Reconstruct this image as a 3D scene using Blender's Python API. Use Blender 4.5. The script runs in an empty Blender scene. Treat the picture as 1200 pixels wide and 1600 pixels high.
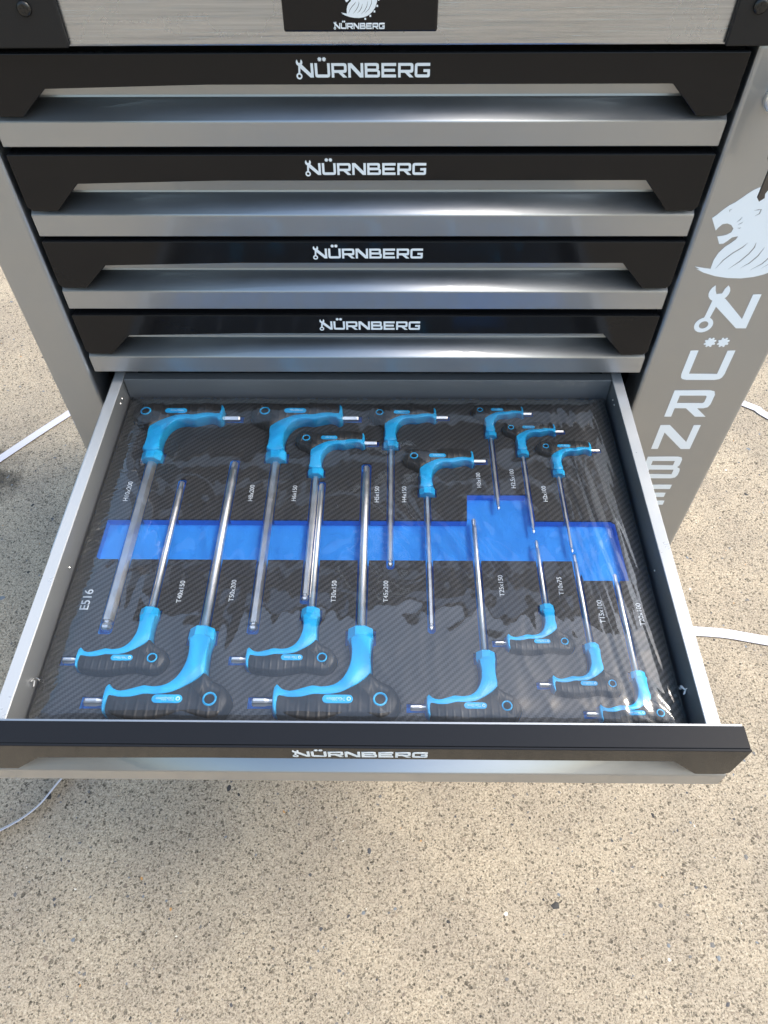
import bpy, bmesh, math, random
from mathutils import Vector, Matrix, noise

random.seed(7)
scene = bpy.context.scene
C = scene.collection

# ------------------------------------------------------------------ camera
ZO = 0.10                                   # the pavement lies 0.10 m under the zero the sizes were measured from
CAM_LOC = Vector((0.0295, -0.6209, 1.0 + ZO))
PITCH, YAW, ROLL = math.radians(51.568), math.radians(-1.0654), math.radians(-0.5948)
fwd = Vector((math.sin(YAW) * math.cos(PITCH), math.cos(YAW) * math.cos(PITCH), -math.sin(PITCH)))
rt = Vector((math.cos(YAW), -math.sin(YAW), 0))
up = rt.cross(fwd)
cr, sr = math.cos(ROLL), math.sin(ROLL)
r2, u2 = cr * rt + sr * up, -sr * rt + cr * up
cam_d = bpy.data.cameras.new('camera')
cam_d.sensor_fit = 'HORIZONTAL'
cam_d.sensor_width = 36.0
cam_d.lens = 36.0 * 1146.1 / 1200.0
cam_d.clip_start = 0.02
cam_d.clip_end = 300
cam = bpy.data.objects.new('camera', cam_d)
C.objects.link(cam)
cam.matrix_world = Matrix(((r2.x, u2.x, -fwd.x, CAM_LOC.x), (r2.y, u2.y, -fwd.y, CAM_LOC.y),
                           (r2.z, u2.z, -fwd.z, CAM_LOC.z), (0, 0, 0, 1)))
scene.camera = cam

# ------------------------------------------------------------------ sky, sun, exposure
SUN = Vector((0.80, 0.05, 1.0)).normalized()          # towards the sun: hazy, on the lock side of the cabinet
elev = math.asin(SUN.z)
azim = math.atan2(SUN.x, SUN.y)
world = bpy.data.worlds.new('World')
scene.world = world
world.use_nodes = True
wn = world.node_tree
wn.nodes.clear()
sky = wn.nodes.new('ShaderNodeTexSky')
sky.sky_type = 'NISHITA'
sky.sun_disc = False
sky.sun_elevation = elev
sky.sun_rotation = azim
sky.air_density = 2.0
sky.dust_density = 5.0
sky.ozone_density = 4.0
bg = wn.nodes.new('ShaderNodeBackground')
bg.inputs['Strength'].default_value = 0.15
wo = wn.nodes.new('ShaderNodeOutputWorld')
wn.links.new(sky.outputs[0], bg.inputs[0])
wn.links.new(bg.outputs[0], wo.inputs[0])
sd = bpy.data.lights.new('sun', 'SUN')
sd.energy = 1.35
sd.angle = math.radians(26)
sd.color = (1.0, 0.95, 0.87)
sun = bpy.data.objects.new('sun', sd)
C.objects.link(sun)
sun.rotation_euler = SUN.to_track_quat('Z', 'Y').to_euler()
scene.view_settings.view_transform = 'Standard'
scene.view_settings.look = 'None'
scene.view_settings.gamma = 1.0
scene.view_settings.use_curve_mapping = False
scene.view_settings.exposure = 1.3


# ------------------------------------------------------------------ materials
def new_mat(name, col, rough=0.5, metal=0.0, coat=0.0, coat_rough=0.03, spec=0.5):
    m = bpy.data.materials.new(name)
    m.use_nodes = True
    p = m.node_tree.nodes['Principled BSDF']
    p.inputs['Base Color'].default_value = (*col, 1)
    p.inputs['Roughness'].default_value = rough
    p.inputs['Metallic'].default_value = metal
    p.inputs['Coat Weight'].default_value = coat
    p.inputs['Coat Roughness'].default_value = coat_rough
    p.inputs['Specular IOR Level'].default_value = spec
    return m


def nd(m, t, **kw):
    n = m.node_tree.nodes.new(t)
    for k, v in kw.items():
        if k in n.inputs:
            n.inputs[k].default_value = v
        else:
            setattr(n, k, v)
    return n


def ln(m, a, ao, b, bi):
    m.node_tree.links.new(a.outputs[ao], b.inputs[bi])


def coords(m, scale=(1, 1, 1)):
    t = nd(m, 'ShaderNodeTexCoord')
    mp = nd(m, 'ShaderNodeMapping')
    mp.inputs['Scale'].default_value = scale
    ln(m, t, 'Object', mp, 'Vector')
    return mp


def math_node(m, op, a=None, b=None):
    n = nd(m, 'ShaderNodeMath', operation=op)
    for i, v in enumerate((a, b)):
        if v is None:
            continue
        if isinstance(v, (int, float)):
            n.inputs[i].default_value = v
        else:
            m.node_tree.links.new(v, n.inputs[i])
    return n.outputs[0]


def peel(m, scale, strength, dist=0.0004, stretch=(1, 1, 1), coat=True):
    """paint relief: orange peel or brushing"""
    p = m.node_tree.nodes['Principled BSDF']
    mp = coords(m, stretch)
    n = nd(m, 'ShaderNodeTexNoise', Scale=scale, Detail=3.0)
    ln(m, mp, 'Vector', n, 'Vector')
    b = nd(m, 'ShaderNodeBump', Strength=strength, Distance=dist)
    ln(m, n, 'Fac', b, 'Height')
    ln(m, b, 'Normal', p, 'Normal')
    if coat:
        ln(m, b, 'Normal', p, 'Coat Normal')
    return m


def smudge(m, scale, lo, hi, inp='Roughness'):
    p = m.node_tree.nodes['Principled BSDF']
    mp = coords(m)
    n = nd(m, 'ShaderNodeTexNoise', Scale=scale, Detail=6.0, Roughness=0.65)
    ln(m, mp, 'Vector', n, 'Vector')
    r = nd(m, 'ShaderNodeMapRange')
    r.inputs['From Min'].default_value = 0.3
    r.inputs['From Max'].default_value = 0.7
    r.inputs['To Min'].default_value = lo
    r.inputs['To Max'].default_value = hi
    ln(m, n, 'Fac', r, 'Value')
    ln(m, r, 'Result', p, inp)
    return m


M = {}
M['silver'] = smudge(peel(new_mat('silver_paint', (0.35, 0.368, 0.392), 0.42, 0.9, 1.0, 0.02), 260, 0.06), 14, 0.38, 0.47)
M['black'] = smudge(peel(new_mat('black_paint', (0.008, 0.008, 0.009), 0.10, 0.0, 0.0, 0.05, 0.25), 300, 0.06), 20, 0.06, 0.13)
M['print'] = new_mat('white_print', (0.70, 0.75, 0.79), 0.45)
M['decal'] = new_mat('pale_vinyl', (0.74, 0.80, 0.86), 0.4)
M['inner'] = smudge(new_mat('grey_drawer_paint', (0.20, 0.21, 0.22), 0.35, 0.5, 0.3, 0.1), 18, 0.28, 0.45)
M['rim'] = smudge(new_mat('pale_rim_paint', (0.42, 0.43, 0.44), 0.32, 0.4, 0.4, 0.1), 25, 0.25, 0.42)  # wall tops lightened: sky and sun on them put into the colour
M['dark'] = new_mat('dark_interior', (0.01, 0.01, 0.011), 0.6)
M['plastic'] = peel(new_mat('black_plastic', (0.010, 0.0105, 0.012), 0.42, spec=0.3), 900, 0.15, 0.0003, coat=False)
M['rail'] = new_mat('zinc_rail', (0.55, 0.54, 0.52), 0.35, 1.0)
M['screw'] = new_mat('black_screw', (0.03, 0.03, 0.03), 0.25, 0.6)
M['rubber'] = new_mat('rubber', (0.02, 0.02, 0.02), 0.7)
M['blue'] = smudge(new_mat('blue_plastic', (0.006, 0.45, 0.87), 0.35), 60, 0.3, 0.45)
M['hole'] = new_mat('blue_bore', (0.02, 0.10, 0.40), 0.5)
M['chrome'] = smudge(new_mat('satin_chrome', (0.86, 0.85, 0.83), 0.4, 1.0), 90, 0.34, 0.48)
M['padtext'] = new_mat('pale_pad_text', (0.55, 0.80, 0.92), 0.5)
M['strap'] = new_mat('white_strap', (0.50, 0.49, 0.54), 0.6)
M['keymetal'] = new_mat('key_nickel', (0.12, 0.12, 0.125), 0.35, 1.0)
M['brass'] = new_mat('nickel_ring', (0.5, 0.47, 0.44), 0.2, 1.0)

# brushed steel
m = new_mat('brushed_steel', (0.44, 0.47, 0.52), 0.26, 1.0)
M['steel'] = peel(m, 1.0, 0.5, 0.0006, (12, 12, 900), coat=False)
mp = coords(m, (5, 5, 420))
nS = nd(m, 'ShaderNodeTexNoise', Scale=1.0, Detail=4.0, Roughness=0.7)
ln(m, mp, 'Vector', nS, 'Vector')
rS = nd(m, 'ShaderNodeValToRGB')
rS.color_ramp.elements[0].position, rS.color_ramp.elements[0].color = 0.3, (0.36, 0.385, 0.43, 1)
rS.color_ramp.elements[1].position, rS.color_ramp.elements[1].color = 0.7, (0.53, 0.56, 0.61, 1)
ln(m, nS, 'Fac', rS, 'Fac')
ln(m, rS, 'Color', m.node_tree.nodes['Principled BSDF'], 'Base Color')
smudge(m, 5, 0.18, 0.34)

# ribbed grip
m = smudge(new_mat('black_grip_rubber', (0.017, 0.017, 0.018), 0.5), 50, 0.38, 0.52)
p = m.node_tree.nodes['Principled BSDF']
mp = coords(m)
sep = nd(m, 'ShaderNodeSeparateXYZ')
ln(m, mp, 'Vector', sep, 'Vector')
n0 = nd(m, 'ShaderNodeTexNoise', Scale=60.0)
ln(m, mp, 'Vector', n0, 'Vector')
wob = math_node(m, 'ADD', sep.outputs['X'], math_node(m, 'MULTIPLY', n0.outputs['Fac'], 0.0016))
wv = math_node(m, 'SINE', math_node(m, 'MULTIPLY', wob, 2 * math.pi / 0.0085))
wv = math_node(m, 'POWER', math_node(m, 'MAXIMUM', wv, 0.0), 2.0)
b = nd(m, 'ShaderNodeBump', Strength=0.5, Distance=0.0007)
m.node_tree.links.new(wv, b.inputs['Height'])
ln(m, b, 'Normal', p, 'Normal')
M['grip'] = m

# blue foam
m = new_mat('blue_foam', (0.010, 0.24, 0.74), 0.75)
M['foam'] = peel(m, 900, 0.25, 0.0004, (1, 0.12, 1), coat=False)

# black foam with a printed 2x2 twill
m = new_mat('carbon_print_foam', (0.02, 0.02, 0.02), 0.5)
p = m.node_tree.nodes['Principled BSDF']
mp = coords(m)
sep = nd(m, 'ShaderNodeSeparateXYZ')
ln(m, mp, 'Vector', sep, 'Vector')
PER = 0.0018
cx = math_node(m, 'FLOOR', math_node(m, 'DIVIDE', sep.outputs['X'], PER))
cy = math_node(m, 'FLOOR', math_node(m, 'DIVIDE', sep.outputs['Y'], PER * 0.9))
tw = math_node(m, 'FLOORED_MODULO', math_node(m, 'SUBTRACT', cx, cy), 4.0)
sel = math_node(m, 'LESS_THAN', tw, 1.5)
fx = math_node(m, 'FRACT', math_node(m, 'DIVIDE', sep.outputs['X'], PER / 3))
n1 = nd(m, 'ShaderNodeTexNoise', Scale=700.0, Detail=2.0)
ln(m, mp, 'Vector', n1, 'Vector')
val = math_node(m, 'ADD', math_node(m, 'MULTIPLY', sel, 0.040), math_node(m, 'MULTIPLY', n1.outputs['Fac'], 0.018))
cmb = nd(m, 'ShaderNodeCombineColor')
for i, k in enumerate((1.0, 1.0, 1.06)):
    m.node_tree.links.new(math_node(m, 'MULTIPLY', val, k), cmb.inputs[i])
ln(m, cmb, 'Color', p, 'Base Color')
rr = math_node(m, 'ADD', math_node(m, 'MULTIPLY', sel, -0.15), 0.55)
m.node_tree.links.new(rr, p.inputs['Roughness'])
M['carbon'] = m

# shrink film: thin clear plastic, both faces reflecting
m = bpy.data.materials.new('clear_film')
m.use_nodes = True
m.node_tree.nodes.clear()
out = nd(m, 'ShaderNodeOutputMaterial')
mix = nd(m, 'ShaderNodeMixShader')
tr = nd(m, 'ShaderNodeBsdfTransparent')
tr.inputs['Color'].default_value = (0.97, 0.975, 0.98, 1)
gl = nd(m, 'ShaderNodeBsdfGlossy')
gl.inputs['Roughness'].default_value = 0.035
fr = nd(m, 'ShaderNodeFresnel')
fr.inputs['IOR'].default_value = 1.54
mp = coords(m, (1, 1, 1))
n2 = nd(m, 'ShaderNodeTexNoise', Scale=45.0, Detail=2.0)
ln(m, mp, 'Vector', n2, 'Vector')
b = nd(m, 'ShaderNodeBump', Strength=0.15, Distance=0.0004)
ln(m, n2, 'Fac', b, 'Height')
ln(m, b, 'Normal', gl, 'Normal')
ln(m, b, 'Normal', fr, 'Normal')
fac = math_node(m, 'MINIMUM', math_node(m, 'MULTIPLY', fr.outputs[0], 1.9), 0.9)
m.node_tree.links.new(fac, mix.inputs[0])
hz = nd(m, 'ShaderNodeBsdfDiffuse')
hz.inputs['Color'].default_value = (0.9, 0.92, 0.95, 1)
mixh = nd(m, 'ShaderNodeMixShader')
mixh.inputs[0].default_value = 0.010
ln(m, tr, 0, mixh, 1)
ln(m, hz, 0, mixh, 2)
ln(m, mixh, 0, mix, 1)
ln(m, gl, 0, mix, 2)
ln(m, mix, 0, out, 'Surface')
M['film'] = m
M['tab'] = new_mat('white_film_shred', (0.75, 0.75, 0.74), 0.4)

# concrete
m = new_mat('concrete', (0.4, 0.34, 0.26), 0.85, spec=0.3)
p = m.node_tree.nodes['Principled BSDF']
mp = coords(m)
nA = nd(m, 'ShaderNodeTexNoise', Scale=330.0, Detail=6.0, Roughness=0.8)
nB = nd(m, 'ShaderNodeTexNoise', Scale=7.0, Detail=6.0, Roughness=0.6)
nC = nd(m, 'ShaderNodeTexNoise', Scale=1.6, Detail=3.0)
for n in (nA, nB, nC):
    ln(m, mp, 'Vector', n, 'Vector')
rA = nd(m, 'ShaderNodeValToRGB')
e = rA.color_ramp.elements
e[0].position, e[0].color = 0.28, (0.120, 0.096, 0.070, 1)
e[1].position, e[1].color = 0.74, (0.680, 0.605, 0.490, 1)
x = e.new(0.45)
x.color = (0.310, 0.262, 0.198, 1)
x = e.new(0.58)
x.color = (0.452, 0.396, 0.314, 1)
ln(m, nA, 'Fac', rA, 'Fac')
vor = nd(m, 'ShaderNodeTexVoronoi', Scale=230.0)
vor2 = nd(m, 'ShaderNodeTexVoronoi', Scale=680.0)
for n in (vor, vor2):
    ln(m, mp, 'Vector', n, 'Vector')
def speck(v, lim, rad, dark):
    sepc = nd(m, 'ShaderNodeSeparateColor')
    ln(m, v, 'Color', sepc, 'Color')
    hit = math_node(m, 'GREATER_THAN', sepc.outputs[0], lim)
    rad_ = math_node(m, 'MULTIPLY', math_node(m, 'ADD', sepc.outputs[1], 0.35), rad)
    ins = math_node(m, 'LESS_THAN', math_node(m, 'ADD', v.outputs['Distance'], math_node(m, 'MULTIPLY', nA.outputs['Fac'], 0.35)), rad_)
    amt = math_node(m, 'MULTIPLY', math_node(m, 'MULTIPLY', hit, ins), math_node(m, 'ADD', math_node(m, 'MULTIPLY', sepc.outputs[2], dark * 0.5), dark * 0.5))
    return math_node(m, 'SUBTRACT', 1.0, amt)
sp1 = speck(vor, 0.93, 0.75, 0.6)
sp2 = speck(vor2, 0.68, 0.92, 0.52)
vor3 = nd(m, 'ShaderNodeTexVoronoi', Scale=370.0)
ln(m, mp, 'Vector', vor3, 'Vector')
sp3 = speck(vor3, 0.84, 0.9, 0.65)
spk = math_node(m, 'MULTIPLY', math_node(m, 'MULTIPLY', sp1, sp3), sp2)
rD = nd(m, 'ShaderNodeCombineColor')
for i in range(3):
    m.node_tree.links.new(spk, rD.inputs[i])
mulA = nd(m, 'ShaderNodeMix', data_type='RGBA', blend_type='MULTIPLY')
mulA.inputs['Factor'].default_value = 1.0
ln(m, rA, 'Color', mulA, 'A')
ln(m, rD, 'Color', mulA, 'B')
rB = nd(m, 'ShaderNodeValToRGB')
e = rB.color_ramp.elements
e[0].position, e[0].color = 0.32, (0.80, 0.79, 0.79, 1)
e[1].position, e[1].color = 0.68, (1.08, 1.06, 1.02, 1)
ln(m, nB, 'Fac', rB, 'Fac')
mulB = nd(m, 'ShaderNodeMix', data_type='RGBA', blend_type='MULTIPLY')
mulB.inputs['Factor'].default_value = 1.0
ln(m, mulA, 'Result', mulB, 'A')
ln(m, rB, 'Color', mulB, 'B')
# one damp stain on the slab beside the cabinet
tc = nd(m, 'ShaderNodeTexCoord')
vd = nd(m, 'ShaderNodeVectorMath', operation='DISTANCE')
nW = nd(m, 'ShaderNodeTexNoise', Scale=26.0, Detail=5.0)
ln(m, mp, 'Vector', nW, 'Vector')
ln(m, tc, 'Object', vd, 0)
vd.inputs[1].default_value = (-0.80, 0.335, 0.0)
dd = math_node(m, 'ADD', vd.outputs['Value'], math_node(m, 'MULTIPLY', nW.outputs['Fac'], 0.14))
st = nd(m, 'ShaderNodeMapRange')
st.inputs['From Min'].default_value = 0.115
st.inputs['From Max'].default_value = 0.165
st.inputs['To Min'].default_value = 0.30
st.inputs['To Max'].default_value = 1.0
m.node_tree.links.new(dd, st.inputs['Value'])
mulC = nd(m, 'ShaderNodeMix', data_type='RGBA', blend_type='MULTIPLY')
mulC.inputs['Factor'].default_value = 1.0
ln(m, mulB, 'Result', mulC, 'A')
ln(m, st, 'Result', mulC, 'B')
ln(m, mulC, 'Result', p, 'Base Color')
bsum = math_node(m, 'ADD', math_node(m, 'MULTIPLY', nA.outputs['Fac'], 0.9), math_node(m, 'MULTIPLY', spk, 0.6))
b = nd(m, 'ShaderNodeBump', Strength=0.9, Distance=0.0022)
m.node_tree.links.new(bsum, b.inputs['Height'])
ln(m, b, 'Normal', p, 'Normal')
M['concrete'] = m
CHIPS = [new_mat('chip_%d' % i, c, 0.7) for i, c in enumerate([
    (0.055, 0.055, 0.060), (0.12, 0.115, 0.11), (0.16, 0.125, 0.095), (0.25, 0.20, 0.145),
    (0.14, 0.155, 0.17), (0.62, 0.58, 0.50), (0.40, 0.21, 0.07), (0.028, 0.027, 0.026)])]


# ------------------------------------------------------------------ mesh helpers
def link(o, parent=None):
    C.objects.link(o)
    if parent is not None:
        o.parent = parent
    return o


def mesh_obj(name, bm, mat, parent=None, smooth=False, loc=None):
    me = bpy.data.meshes.new(name)
    bmesh.ops.recalc_face_normals(bm, faces=bm.faces[:])
    bm.to_mesh(me)
    bm.free()
    for mm in (mat if isinstance(mat, (list, tuple)) else [mat]):
        me.materials.append(mm)
    if smooth:
        me.polygons.foreach_set('use_smooth', [True] * len(me.polygons))
    o = bpy.data.objects.new(name, me)
    if loc is not None:
        o.location = loc
    return link(o, parent)


def empty(name, loc=(0, 0, 0), parent=None):
    o = bpy.data.objects.new(name, None)
    o.empty_display_size = 0.02
    o.location = loc
    return link(o, parent)


def tag(o, label=None, cat=None, group=None, kind=None):
    if label:
        o['label'] = label
    if cat:
        o['category'] = cat
    if group:
        o['group'] = group
    if kind:
        o['kind'] = kind
    return o


def add_box(bm, x0, x1, y0, y1, z0, z1, bev=0.0, seg=2):
    t = bmesh.new()
    r = bmesh.ops.create_cube(t, size=1.0)
    for v in r['verts']:
        v.co = Vector((x0 + (v.co.x + .5) * (x1 - x0), y0 + (v.co.y + .5) * (y1 - y0), z0 + (v.co.z + .5) * (z1 - z0)))
    if bev > 0:
        bmesh.ops.bevel(t, geom=t.edges[:], offset=bev, segments=seg, affect='EDGES', profile=0.5)
    merge(bm, t)


def merge(bm, t):
    vs = [bm.verts.new(v.co) for v in t.verts]
    t.verts.index_update()
    for f in t.faces:
        try:
            nf = bm.faces.new([vs[v.index] for v in f.verts])
            nf.smooth = f.smooth
            nf.material_index = f.material_index
        except ValueError:
            pass
    t.free()


def box(name, b, mat, parent=None, bev=0.0, seg=2):
    bm = bmesh.new()
    add_box(bm, *b, bev=bev, seg=seg)
    return mesh_obj(name, bm, mat, parent)


def add_prism(bm, pts, a0, a1, axis='z', bev=0.0):
    """closed outline pts in the plane across axis, from a0 to a1"""
    t = bmesh.new()
    def P(p, a):
        return {'z': (p[0], p[1], a), 'y': (p[0], a, p[1]), 'x': (a, p[0], p[1])}[axis]
    A = [t.verts.new(P(p, a0)) for p in pts]
    B = [t.verts.new(P(p, a1)) for p in pts]
    n = len(pts)
    t.faces.new(A[::-1])
    t.faces.new(B)
    for i in range(n):
        t.faces.new((A[i], A[(i + 1) % n], B[(i + 1) % n], B[i]))
    bmesh.ops.recalc_face_normals(t, faces=t.faces[:])
    if bev > 0:
        bmesh.ops.bevel(t, geom=t.edges[:], offset=bev, segments=2, affect='EDGES', profile=0.5)
    merge(bm, t)


def ngon(n, r, rot=0.0):
    return [(r * math.cos(rot + 2 * math.pi * i / n), r * math.sin(rot + 2 * math.pi * i / n)) for i in range(n)]


def add_rod(bm, p0, p1, rings, seg=12, rot=0.0, star=0.0, flat=True):
    """rod along p0->p1; rings = [(t 0..1, radius)]"""
    p0, p1 = Vector(p0), Vector(p1)
    d = (p1 - p0)
    q = d.to_track_quat('Z', 'Y').to_matrix()
    prev = None
    rows = []
    for t, r in rings:
        row = []
        for i in range(seg):
            a = rot + 2 * math.pi * i / seg
            rr = r * (1 - star * (i % 2))
            row.append(bm.verts.new(p0 + d * t + q @ Vector((rr * math.cos(a), rr * math.sin(a), 0))))
        rows.append(row)
    bm.faces.new(rows[0][::-1])
    bm.faces.new(rows[-1])
    for a, b_ in zip(rows, rows[1:]):
        for i in range(seg):
            f = bm.faces.new((a[i], a[(i + 1) % seg], b_[(i + 1) % seg], b_[i]))
            f.smooth = not flat


def smooth_outline(pts, step=2.0):
    """closed Catmull-Rom through pts, resampled"""
    P = [Vector(p) for p in pts]
    n = len(P)
    out_ = []
    for i in range(n):
        a, b_, c, d = P[i - 1], P[i], P[(i + 1) % n], P[(i + 2) % n]
        k = max(1, int((c - b_).length / step))
        for j in range(k):
            t = j / k
            out_.append(0.5 * ((2 * b_) + (c - a) * t + (2 * a - 5 * b_ + 4 * c - d) * t * t + (3 * b_ - a - 3 * c + d) * t ** 3))
    return out_


def inset(pts, d):
    """move a closed CCW outline inwards by d"""
    n = len(pts)
    res = []
    for i in range(n):
        t = (pts[(i + 1) % n] - pts[i - 1])
        t.normalize()
        res.append(pts[i] + Vector((-t.y, t.x)) * d)
    return res


def ccw(pts):
    a = sum(pts[i - 1].x * pts[i].y - pts[i].x * pts[i - 1].y for i in range(len(pts)))
    return pts if a > 0 else pts[::-1]


def add_pillow(bm, pts, layers):
    """stack of inset outlines: layers = [(inset, z)]"""
    rows = []
    for d, z in layers:
        rows.append([bm.verts.new((p.x, p.y, z)) for p in (inset(pts, d) if d else pts)])
    n = len(pts)
    bm.faces.new(rows[0][::-1])
    f = bm.faces.new(rows[-1])
    f.smooth = True
    for a, b_ in zip(rows, rows[1:]):
        for i in range(n):
            f = bm.faces.new((a[i], a[(i + 1) % n], b_[(i + 1) % n], b_[i]))
            f.smooth = True
    bmesh.ops.recalc_face_normals(bm, faces=bm.faces[:])
    bmesh.ops.triangulate(bm, faces=[f for f in bm.faces if len(f.verts) > 4], ngon_method='EAR_CLIP')


def to_mesh(o):
    dg = bpy.context.evaluated_depsgraph_get()
    me = bpy.data.meshes.new_from_object(o.evaluated_get(dg))
    return me


def flat_mesh(shapes, thick):
    """filled outlines (with holes) as a thin slab in the xy plane; overlapping shapes are given as separate lists"""
    bm = bmesh.new()
    for k, loops in enumerate(shapes):
        cu = bpy.data.curves.new('c', 'CURVE')
        cu.dimensions = '2D'
        cu.fill_mode = 'BOTH'
        cu.extrude = thick * (0.5 + 0.08 * k)
        for lp in loops:
            s = cu.splines.new('POLY')
            s.points.add(len(lp) - 1)
            for q, pnt in zip(s.points, lp):
                q.co = (pnt[0], pnt[1], 0, 1)
            s.use_cyclic_u = True
        o = bpy.data.objects.new('c', cu)
        C.objects.link(o)
        me = to_mesh(o)
        bm.from_mesh(me)
        bpy.data.objects.remove(o)
        bpy.data.curves.remove(cu)
        bpy.data.meshes.remove(me)
    return bm


def text_bm(txt, size, align='CENTER', thick=0.0001, fat=0.0):
    cu = bpy.data.curves.new('t', 'FONT')
    cu.body = txt
    cu.size = size
    cu.extrude = thick
    cu.offset = fat
    cu.align_x = align
    cu.align_y = 'CENTER'
    o = bpy.data.objects.new('t', cu)
    C.objects.link(o)
    me = to_mesh(o)
    bm = bmesh.new()
    bm.from_mesh(me)
    bpy.data.objects.remove(o)
    bpy.data.curves.remove(cu)
    bpy.data.meshes.remove(me)
    return bm


# ------------------------------------------------------------------ lettering shapes (cap height 1)
LW, ST = 1.16, 0.2


def circ(cx_, cy_, r, n=20, a0=0.0):
    return [(cx_ + r * math.cos(a0 + 2 * math.pi * i / n), cy_ + r * math.sin(a0 + 2 * math.pi * i / n)) for i in range(n)]


def gear(cx_, cy_, r):
    o = []
    for i in range(16):
        for da, rr in ((-0.12, 1.0 if i % 2 else 0.74), (0.12, 1.0 if i % 2 else 0.74)):
            a = 2 * math.pi * i / 16 + da
            o.append((cx_ + r * rr * math.cos(a), cy_ + r * rr * math.sin(a)))
    return o


def letter(ch):
    w, s = LW, ST
    if ch == 'N':
        return [[[(0, 0), (0, 1), (.27, 1), (w - s, .30), (w - s, 1), (w, 1), (w, 0), (w - .27, 0), (s, .70), (s, 0)]]]
    if ch == 'U':
        return [[[(0, 1), (0, .2), (.03, .08), (.08, .03), (.2, 0), (w - .2, 0), (w - .08, .03), (w - .03, .08), (w, .2), (w, 1), (w - s, 1), (w - s, .21), (s, .21), (s, 1)]],
                [gear(w / 2 - .17, 1.27, .155)], [gear(w / 2 + .17, 1.27, .155)]]
    if ch == 'R':
        return [[[(0, 0), (0, 1), (w - .17, 1), (w - .05, .96), (w, .84), (w, .48), (w - .04, .37), (w - .15, .33), (w - .33, .33), (w + .02, 0), (w - .28, 0), (.52, .33), (s, .33), (s, 0)],
                 [(s, .81), (s, .52), (w - s - .04, .52), (w - s, .56), (w - s, .77), (w - s - .04, .81)]]]
    if ch == 'B':
        return [[[(0, 0), (0, 1), (w - .24, 1), (w - .12, .96), (w - .08, .86), (w - .08, .62), (w - .13, .52), (w - .03, .46), (w, .36), (w, .16), (w - .05, .04), (w - .17, 0)],
                 [(s, .81), (s, .61), (w - .28, .61), (w - .28, .81)], [(s, .41), (s, .19), (w - s, .19), (w - s, .41)]]]
    if ch == 'E':
        return [[[(0, 0), (0, 1), (w - .04, 1), (w - .04, .8), (s, .8), (s, .6), (w - .12, .6), (w - .12, .4), (s, .4), (s, .2), (w - .04, .2), (w - .04, 0)]]]
    if ch == 'G':
        return [[[(.18, 0), (.05, .05), (0, .18), (0, .82), (.05, .95), (.18, 1), (w, 1), (w, .8), (s, .8), (s, .2), (w - s, .2), (w - s, .38), (w - .5, .38), (w - .5, .57), (w, .57), (w, .12), (w - .04, .04), (w - .13, 0)]]]
    if ch == 'W':          # the first letter: a combination spanner leans into the N
        ring = circ(.06, .10, .23, 22)
        a0 = math.radians(52)
        # jaw head as a C opening upwards
        hx, hy, R1 = .12, 1.06, .25
        head = []
        for i in range(15):
            a = math.radians(128) + math.radians(284) * i / 14
            head.append((hx + R1 * math.cos(a), hy + R1 * math.sin(a)))
        head += [(hx + .10, hy + .10), (hx + .08, hy - .03), (hx - .05, hy - .05), (hx - .11, hy + .06)]
        shaft = [(.0, .30), (.035, .86), (.205, .86), (.14, .30)]
        nn = [(.215, .90), (.33, .88), (w - s, .28), (w - s, 1), (w, 1), (w, 0), (w - .25, 0), (.17, .66)]
        return [[ring, circ(.06, .10, .115, 18)], [head], [shaft], [nn]]


def place_shapes(shapes, ox, oy, k):
    return [[[(ox + k * a, oy + k * b_) for a, b_ in lp] for lp in loops] for loops in shapes]


def word_shapes(height, pitch):
    res = []
    xo = 0
    for ch in 'WURNBERG':
        res += place_shapes(letter(ch), xo, 0, height)
        xo += pitch
    return res, xo - pitch + LW * height


LION = [(350.5, 674.0), (347.2, 673.5), (343.2, 671.4), (339.0, 667.7), (335.5, 664.1), (331.4, 660.0), (327.4, 657.4), (323.2, 653.3), (319.3, 648.3), (316.0, 645.3), (323.5, 633.2), (324.9, 636.3), (327.4, 639.5), (331.5, 640.2), (335.6, 638.7), (338.9, 635.1), (338.3, 631.2), (334.8, 628.8), (331.5, 627.8), (327.0, 627.2), (331.3, 619.7), (335.0, 620.1), (337.7, 622.7), (340.8, 626.4), (345.9, 627.6), (345.2, 624.4), (342.1, 620.7), (337.7, 616.6), (333.9, 610.4), (332.1, 602.8), (332.3, 593.4), (326.7, 594.1), (316.6, 596.0), (322.5, 592.9), (319.0, 593.4), (326.7, 589.5), (339.6, 585.5), (351.8, 583.5), (365.0, 583.1), (376.7, 584.7), (384.8, 587.3), (391, 590.3), (400, 597), (408, 607), (413, 620), (414, 636), (410, 652), (401, 665), (388, 674), (374, 677.5), (361, 677)]
LION_CUTS = [([(339.3, 641.4), (341.7, 643.7), (342.8, 646.4)], .5), ([(341.4, 638.7), (343.7, 640.2), (345.1, 641.9)], .5), ([(342.1, 635.7), (344.4, 635.4), (345.5, 636.3)], .5), ([(329.7, 651.0), (329.1, 652.9), (331.1, 654.2)], .5), ([(350.9, 652.4), (354.5, 653.3), (356.8, 653.6), (356.7, 649.5), (353.3, 647.2)], .6), ([(336.8, 593.4), (341.1, 602.8), (347.4, 610.4), (354.1, 616.2), (357.2, 620.7)], .65), ([(348.8, 593.0), (356.8, 601.1), (362.6, 609.6), (365.2, 616.2), (365.0, 621.1)], .65), ([(359.8, 594.1), (366.5, 599.4), (371.8, 607.1), (374.5, 616.2)], .65), ([(370, 592), (379, 599), (386, 610), (389, 622)], .65), ([(380, 594), (391, 603), (398, 616), (400, 630)], .65)]


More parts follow.
